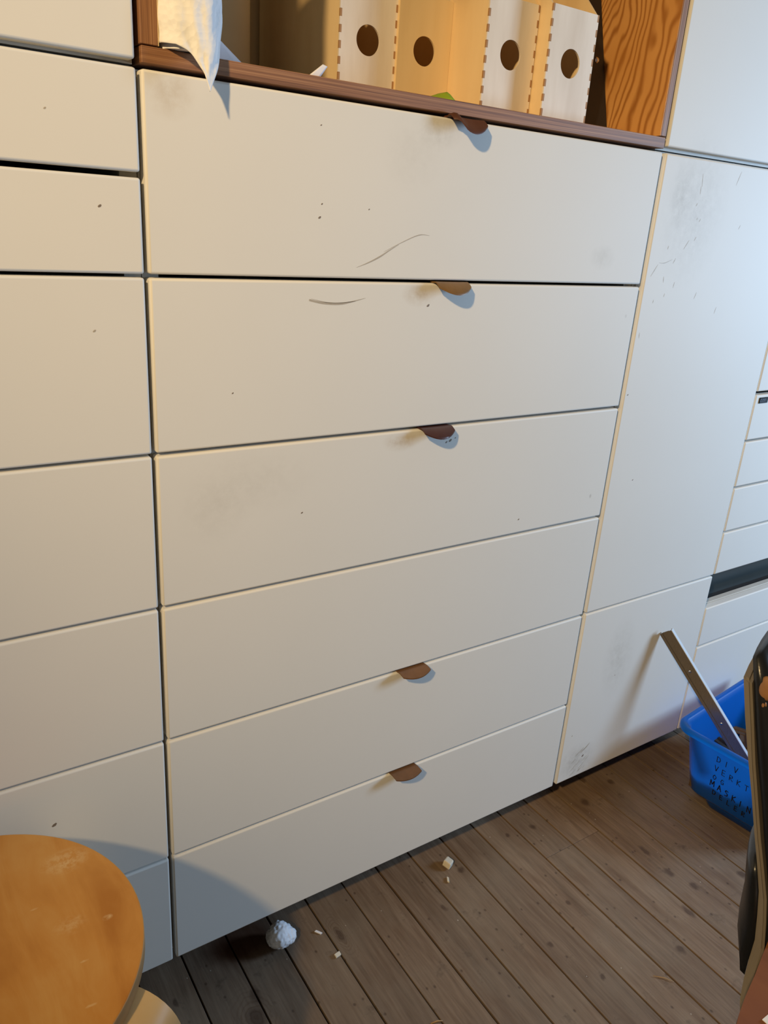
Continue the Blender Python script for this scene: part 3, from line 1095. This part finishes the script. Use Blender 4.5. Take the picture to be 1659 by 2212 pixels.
# metal rail leaning from the bin against the door
def rail():
    A = Vector((1.0590, -.0085, .3015 + FZ))
    D = (Vector((1.148, -.140, .105 + FZ)) - A).normalized()
    L = .325
    A += (Vector((-.2646, -.8614, 1.1525)) - A).normalized() * .009      # rests on the door, does not cut it
    t = thing('metal_rail', 'aluminium channel rail leaning from the blue bin against the cabinet door', 'rail', tuple(A + D * L))
    view = (Vector((-.2646, -.8614, 1.1525)) - A).normalized()
    side = D.cross(view).normalized()       # across the visible face
    nrm = side.cross(D).normalized()        # towards the viewer
    if nrm.dot(view) < 0: nrm = -nrm
    if side.x < 0: side = -side
    nrm, side = nrm * math.cos(.42) - side * math.sin(.42), side * math.cos(.42) + nrm * math.sin(.42)
    W = .0135
    prof = [(-W, 0), (-W, -.009), (-W + .0013, -.009), (-W + .0013, -.0013), (-W + .006, -.0013), (-W + .0066, -.0030), (W - .0066, -.0030), (W - .006, -.0013),
            (W - .0013, -.0013), (W - .0013, -.009), (W, -.009), (W, .0012), (W - .0016, .0012), (W - .0016, 0), (W - .0055, 0), (W - .0062, -.0018), (-W + .0062, -.0018), (-W + .0055, 0)]
    def P(s, a, b): return A + D * s + side * a + nrm * b
    base = A + D * L
    bm = bmesh.new()
    a = [bm.verts.new(P(0, *q) - base) for q in prof]
    b = [bm.verts.new(P(L, *q) - base) for q in prof]
    n = len(prof)
    for i in range(n):
        bm.faces.new((a[i], a[(i + 1) % n], b[(i + 1) % n], b[i]))
    bm.faces.new(a); bm.faces.new(b[::-1])
    finish('channel', bm, M['alu'], t, False, tuple(base))
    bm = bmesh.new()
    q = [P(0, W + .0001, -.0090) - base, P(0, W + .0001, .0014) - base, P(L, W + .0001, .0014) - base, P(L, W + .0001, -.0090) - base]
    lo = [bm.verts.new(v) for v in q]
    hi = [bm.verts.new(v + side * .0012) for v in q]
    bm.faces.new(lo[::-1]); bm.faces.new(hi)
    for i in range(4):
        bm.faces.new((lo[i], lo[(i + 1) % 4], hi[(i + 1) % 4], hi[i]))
    tag(finish('lit_flange', bm, M['pale_metal'], t, False, tuple(base)), 'flange whitened to show daylight on it')
    for s in (.100, .232):
        bm = bmesh.new()
        lathe(bm, [(0, .0012), (.0022, .0010), (.0030, 0)], 16)
        rot = nrm.to_track_quat('Z', 'Y').to_matrix()
        bmesh.ops.rotate(bm, verts=bm.verts[:], matrix=rot)
        finish('rivet', bm, M['steel'], t, True, tuple(P(s, 0, -.0019)))
rail()

# hardware lying in the bin
rs = random.Random(11)
def binpt(u, v, z):
    q = Matrix.Rotation(ROT, 2) @ Vector((u, v))
    return Vector((BC.x + q.x, BC.y + q.y, z))
def screw(label, u, v, z, h, ang, tilt, mat, grp='odd hardware in the blue bin'):
    bm = bmesh.new()
    lathe(bm, [(0, h), (.0034, h - .0004), (.0048, h - .0016), (.0046, h - .0024), (.0018, h - .0045), (.0017, .004), (0, 0)], 12)
    bmesh.ops.rotate(bm, verts=bm.verts[:], matrix=Matrix.Rotation(tilt, 3, 'X'))
    bmesh.ops.rotate(bm, verts=bm.verts[:], matrix=Matrix.Rotation(ang, 3, 'Z'))
    o = finish('screw', bm, mat, None, True, tuple(binpt(u, v, z)))
    tag(o, label, 'screw', grp)
def bracket(label, u, v, z, a, b, th, ang, tilt, mat, grp='odd hardware in the blue bin'):
    bm = bmesh.new()
    box(bm, -a / 2, a / 2, -b / 2, b / 2, 0, th, .0006, 1)
    box(bm, -a / 2, -a / 2 + th, -b / 2, b / 2, th, b * .9, .0006, 1)
    bmesh.ops.rotate(bm, verts=bm.verts[:], matrix=Matrix.Rotation(tilt, 3, 'X'))
    bmesh.ops.rotate(bm, verts=bm.verts[:], matrix=Matrix.Rotation(ang, 3, 'Z'))
    o = finish('angle_bracket', bm, mat, None, False, tuple(binpt(u, v, z)))
    tag(o, label, 'bracket', grp)
def hinge(label, u, v, z, ang, tilt, mat):
    bm = bmesh.new()
    box(bm, -.03, .03, -.016, -.003, 0, .003, .0006, 1)
    box(bm, -.03, .03, .003, .016, 0, .003, .0006, 1)
    tube(bm, [(-.03, 0, .003), (.03, 0, .003)], .0042, 10)
    bmesh.ops.rotate(bm, verts=bm.verts[:], matrix=Matrix.Rotation(tilt, 3, 'X'))
    bmesh.ops.rotate(bm, verts=bm.verts[:], matrix=Matrix.Rotation(ang, 3, 'Z'))
    o = finish('hinge', bm, mat, None, False, tuple(binpt(u, v, z)))
    tag(o, label, 'hinge', 'odd hardware in the blue bin')
DARK = 'small dark metal piece in the pile inside the blue bin'
# loose scrap underneath: one uncountable heap, then single pieces on top of it
bm = bmesh.new()
from mathutils import noise as mnoise
NU, NV = 60, 44
hp = {}
for i_ in range(NU + 1):
    for j_ in range(NV + 1):
        u, v = -.136 + .272 * i_ / NU, -.098 + .196 * j_ / NV
        q2 = Matrix.Rotation(ROT, 2) @ Vector((u, v))
        cell = mnoise.cell(Vector((u * 55, v * 55, 2.0)))
        h = .078 + .012 * mnoise.noise(Vector((u * 25, v * 25, 0))) + .012 * cell + .006 * mnoise.noise(Vector((u * 120, v * 120, 4)))
        edge_ = min(1, 12 * min(i_ / NU, 1 - i_ / NU)) * min(1, 12 * min(j_ / NV, 1 - j_ / NV))
        hp[i_, j_] = bm.verts.new((q2.x, q2.y, .004 + (h - .034) * (.75 + .25 * edge_)))
for i_ in range(NU):
    for j_ in range(NV):
        bm.faces.new((hp[i_, j_], hp[i_ + 1, j_], hp[i_ + 1, j_ + 1], hp[i_, j_ + 1]))
bd = [e for e in bm.edges if e.is_boundary]
r = bmesh.ops.extrude_edge_only(bm, edges=bd)
for v_ in [g_ for g_ in r['geom'] if isinstance(g_, bmesh.types.BMVert)]:
    v_.co.z = 0
bmesh.ops.contextual_create(bm, geom=[e for e in bm.edges if e.is_boundary])
o = finish('scrap_heap', bm, M['rust'], None, False, (BC.x, BC.y, .0345))
tag(o, 'dark heap of small rusty hardware filling the lower half of the blue bin', 'scrap metal', None, 'stuff')
for q_, (wx, wy) in enumerate(((1.236, -.110), (1.262, -.128), (1.215, -.150), (1.29, -.12), (1.31, -.15), (1.25, -.165), (1.225, -.185), (1.28, -.19), (1.205, -.205), (1.32, -.10), (1.245, -.215), (1.30, -.215))):
    q2 = Matrix.Rotation(-ROT, 2) @ Vector((wx - BC.x, wy - BC.y))
    an, ti = rs.random() * PI, (rs.random() - .5) * .9
    mt = (M['hardware'], M['rust'])[q_ % 2]
    if q_ % 3 == 0: hinge(DARK, q2.x, q2.y, .094, an, ti, mt)
    elif q_ % 3 == 1: bracket(DARK, q2.x, q2.y, .094, .05, .024, .0025, an, ti, mt)
    else: screw(DARK, q2.x, q2.y, .100, .05, an, 1.35 + ti * .3, mt)
screw('upright brass screw standing in the blue bin behind the metal rail', -.030, .062, .075, .062, .3, -.12, M['brass'])
screw('bright steel pin at the near side of the blue bin beside the rail', -.075, -.030, .112, .034, .9, .9, M['pale_metal'])

# ------------------------------------------------------------------ chair at the right edge
ch = thing('chair', 'chair with pale plywood shell, black leather back and orange-brown seat, right edge', 'chair', (.62, -.82, 0))
CY = -.60
# side ribbon of the shell: (x, y, z) of the left edge from the top of the back down into the seat
edge = [(.400, -.524, .684), (.400, -.536, .643), (.400, -.549, .604), (.400, -.562, .568), (.400, -.574, .532), (.400, -.585, .501), (.400, -.594, .473),
        (.400, -.599, .447), (.399, -.604, .419), (.397, -.605, .394), (.394, -.607, .372), (.388, -.611, .352), (.376, -.620, .345)]
WB = .40
th = [.0095, .0100, .0085, .0075, .0075, .0080, .0090, .0100, .0110, .0115, .012, .011, .010]
bm = bmesh.new()
g = []
nx = 16
for (x, y, z), t_ in zip(edge, th):
    row = []
    for i in range(nx + 1):
        u = i / nx
        sag = -.05 * (1 - (2 * u - 1) ** 2) * 0 
        row.append((bm.verts.new((x + WB * u, y + .045 * (1 - (2 * u - 1) ** 2), z + FZ + .010 * math.sin(u * PI))),
                    bm.verts.new((x + WB * u, y - t_ + .045 * (1 - (2 * u - 1) ** 2), z + FZ + .010 * math.sin(u * PI) - .002))))
    g.append(row)
def q4(a, b, c, d):
    bm.faces.new((a, b, c, d))
for r in range(len(g) - 1):
    for i in range(nx):
        q4(g[r][i][0], g[r][i + 1][0], g[r + 1][i + 1][0], g[r + 1][i][0])
        q4(g[r][i][1], g[r + 1][i][1], g[r + 1][i + 1][1], g[r][i + 1][1])
    q4(g[r][0][0], g[r + 1][0][0], g[r + 1][0][1], g[r][0][1])
    q4(g[r][nx][0], g[r][nx][1], g[r + 1][nx][1], g[r + 1][nx][0])
for i in range(nx):
    q4(g[0][i][0], g[0][i][1], g[0][i + 1][1], g[0][i + 1][0])
    q4(g[-1][i][0], g[-1][i + 1][0], g[-1][i + 1][1], g[-1][i][1])
for v in bm.verts: v.co -= Vector((.62, -.82, 0))
bmesh.ops.recalc_face_normals(bm, faces=bm.faces[:])
es = [e for e in bm.edges if len(e.link_faces) == 2 and e.calc_face_angle(0) > 1.0]
bmesh.ops.bevel(bm, geom=es, offset=.0028, segments=2, affect='EDGES')
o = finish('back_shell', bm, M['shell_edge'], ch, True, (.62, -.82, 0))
smoothfix(o)
# leather pad on the inner side of the back
def pad(name, inset, rows, y_off, thick, mat, label=None):
    bm = bmesh.new()
    R = []
    n = len(rows)
    nu = 20
    for j, (x, y, z) in enumerate(rows):
        v = j / (n - 1)
        row = []
        for i in range(nu + 1):
            u = i / nu
            bul = (.25 + .75 * min(1, 6 * min(u, 1 - u)) ** .5) * (.25 + .75 * min(1, 5 * min(v, 1 - v)) ** .5)
            row.append((bm.verts.new((x + inset + (WB - 2 * inset) * u - .62, y + y_off + .045 * (1 - (2 * u - 1) ** 2) + .82, z + FZ)),
                        bm.verts.new((x + inset + (WB - 2 * inset) * u - .62, y + y_off - .004 * (1 if thick > 0 else -1) - thick * bul + .045 * (1 - (2 * u - 1) ** 2) + .82, z + FZ + .012 * bul))))
        R.append(row)
    for j in range(n - 1):
        for i in range(nu):
            for s in (0, 1):
                bm.faces.new((R[j][i][s], R[j][i + 1][s], R[j + 1][i + 1][s], R[j + 1][i][s]))
        bm.faces.new((R[j][0][0], R[j + 1][0][0], R[j + 1][0][1], R[j][0][1]))
        bm.faces.new((R[j][nu][0], R[j + 1][nu][0], R[j + 1][nu][1], R[j][nu][1]))
    for i in range(nu):
        bm.faces.new((R[0][i][0], R[0][i + 1][0], R[0][i + 1][1], R[0][i][1]))
        bm.faces.new((R[-1][i][0], R[-1][i + 1][0], R[-1][i + 1][1], R[-1][i][1]))
    o = finish(name, bm, mat, ch, True, (.62, -.82, 0))
    if label: tag(o, label)
    return o
def lerp_rows(a, b, n):
    # resample the edge polyline between indices
    out = []
    for k in range(n):
        t = a + (b - a) * k / (n - 1)
        i = min(int(t), len(edge) - 2)
        f = t - i
        p, q = Vector(edge[i]), Vector(edge[i + 1])
        out.append(tuple(p.lerp(q, f)))
    return out
top0 = Vector(edge[0]) + (Vector(edge[0]) - Vector(edge[1])) * .55
pr = [tuple(top0)] + lerp_rows(0, 8.2, 17)
cush = pad('back_cushion', .0015, pr, -.0105, .030, M['black_leather'], 'glossy black leather cushion')
# rear pad bulging towards the wall below the back
pr2 = lerp_rows(5.2, 9.8, 12)
pad('lumbar_cover', .002, pr2, .001, -.024, M['black_leather'], 'black leather cover behind the lower back')
# worn tan patches on the cushion
for (x, y, z, r) in ((.4050, -.5475, .681, (.0048, .0095, .0125)), (.4030, -.5490, .665, (.0018, .0026, .0040))):
    bm = bmesh.new()
    bmesh.ops.create_uvsphere(bm, u_segments=20, v_segments=12, radius=1.0)
    for v in bm.verts:
        v.co = Vector((v.co.x * r[0], v.co.y * r[1], v.co.z * r[2] * (1 + .15 * v.co.y)))
    finish('worn_patch', bm, M['tan_patch'], cush, True, (x, y, z + FZ))
# seat
bm = bmesh.new()
Z0 = .412 + FZ
outl = [(.47, -.616), (.43, -.614), (.404, -.614), (.378, -.6225), (.356, -.630), (.326, -.639), (.306, -.646)]
far = [(.80, -.616), (.64, -.616)] + outl
seatpts = far + [(.292, -.652), (.286, -.67), (.290, -.75), (.31, -.90), (.36, -.97), (.42, -1.0), (.72, -1.0), (.80, -.96), (.83, -.88), (.83, -.63)]
bot = [bm.verts.new((x - .62, y + .82, .412 + FZ - Z0)) for x, y in seatpts]
top = [bm.verts.new((x - .62, y + .82, .430 + FZ - Z0)) for x, y in seatpts]
bm.faces.new(bot[::-1]); bm.faces.new(top)
for i in range(len(top)):
    k = (i + 1) % len(top)
    bm.faces.new((bot[i], bot[k], top[k], top[i]))
es = [e for e in bm.edges if len(e.link_faces) == 2 and e.calc_face_angle(0) > 1.0 and abs(e.verts[0].co.z - e.verts[1].co.z) < 1e-6]
bmesh.ops.bevel(bm, geom=es, offset=.0022, segments=2, affect='EDGES')
finish('seat', bm, M['seat_orange'], ch, False, (.62, -.82, Z0))
for x, y in ((.46, -.66), (.76, -.62), (.42, -.93), (.76, -.93)):
    bm = bmesh.new()
    tube(bm, [(x + (x - .6) * .12, y + (y + .8) * .12, 0), (x, y, Z0 + .003)], .011, 14)
    for v in bm.verts: v.co -= Vector((x, y, 0))
    finish('leg', bm, M['black_card'], ch, True, (x, y, 0))
o = boxobj('paper_card', (.318, .40, -.735, -.6605, .4304 + FZ, .4312 + FZ), M['paper'])
tag(o, 'white card lying on the orange-brown chair seat, bottom right corner', 'card')

# ------------------------------------------------------------------ litter on the floor
def blob(name, label, cat, x, y, r, mat, seed, squash=.8, amp=.28, z=None, sub=4):
    bm = bmesh.new()
    bmesh.ops.create_icosphere(bm, subdivisions=sub, radius=1.0)
    rr = random.Random(seed)
    dirs = [(Vector((rr.gauss(0, 1), rr.gauss(0, 1), rr.gauss(0, 1))).normalized(), rr.random()) for _ in range(16)]
    from mathutils import noise
    for v in bm.verts:
        n = v.co.normalized()
        s = 1 - amp * .5
        for d, a in dirs:
            s += amp * a * max(0, n.dot(d) - .55) * 1.3
        s += .10 * noise.noise(n * 5 + Vector((seed, 0, 0))) + .05 * noise.noise(n * 11) + .018 * noise.noise(n * 40)
        v.co = n * r * s
        v.co.z *= squash
    lo = min(v.co.z for v in bm.verts)
    for v in bm.verts: v.co.z -= lo
    o = finish(name, bm, mat, None, True, (x, y, 0))
    tag(o, label, cat)
    return o
blob('cotton_ball', 'fluffy white ball of cotton on the floor at the cabinet edge', 'cotton ball', .1785, .004, .0228, M['cotton'], 5, .9, .34, None, 5)
def chip(name, label, x, y, a, b, c, rz, mat, tilt=.2):
    bm = bmesh.new()
    box(bm, -a / 2, a / 2, -b / 2, b / 2, 0, c, min(a, b, c) * .18, 2)
    for v in bm.verts:
        v.co.x += .12 * a * math.sin(v.co.y / b * 5 + 1)
    bmesh.ops.rotate(bm, verts=bm.verts[:], matrix=Matrix.Rotation(tilt, 3, 'Y') @ Matrix.Rotation(tilt * .6, 3, 'X'))
    lo = min(v.co.z for v in bm.verts)
    for v in bm.verts: v.co.z -= lo
    o = finish(name, bm, mat, None, False, (x, y, 0))
    o.rotation_euler.z = rz
    tag(o, label, 'debris')
chip('foam_chip', 'white crumb of foam on the floor below the cabinet, right of centre', .532, .000, .018, .016, .013, .5, M['foam'])
chip('foam_chip', 'tiny flat white chip on the floor right of the cotton ball', .254, -.062, .011, .007, .003, .2, M['foam'], .1)
chip('paper_shred', 'torn white shred on the floor between cotton ball and flat chip', .247, -.008, .012, .004, .002, -.9, M['paper'], .1)
chip('foam_chip', 'white crumb with dark edges just in front of the foam crumb', .512, -.028, .012, .004, .003, 1.0, M['foam'], .1)
def sliver(label, a, b, r):
    A, B_ = Vector(a), Vector(b)
    bm = bmesh.new()
    mid = A.lerp(B_, .5) + Vector((.002, .001, .0))
    tube(bm, [A - mid, Vector(), B_ - mid], [r * .6, r, r * .5], 6)
    o = finish('wood_sliver', bm, M['stalk'], None, True, tuple(mid))
    tag(o, label, 'debris')
sliver('thin dry straw lying across two planks at the lower right', (.690, -.360, .0014), (.712, -.385, .0014), .0009)
sliver('short splinter on the plank seam at the bottom of the picture', (.318, -.237, .0016), (.337, -.243, .0016), .0014)
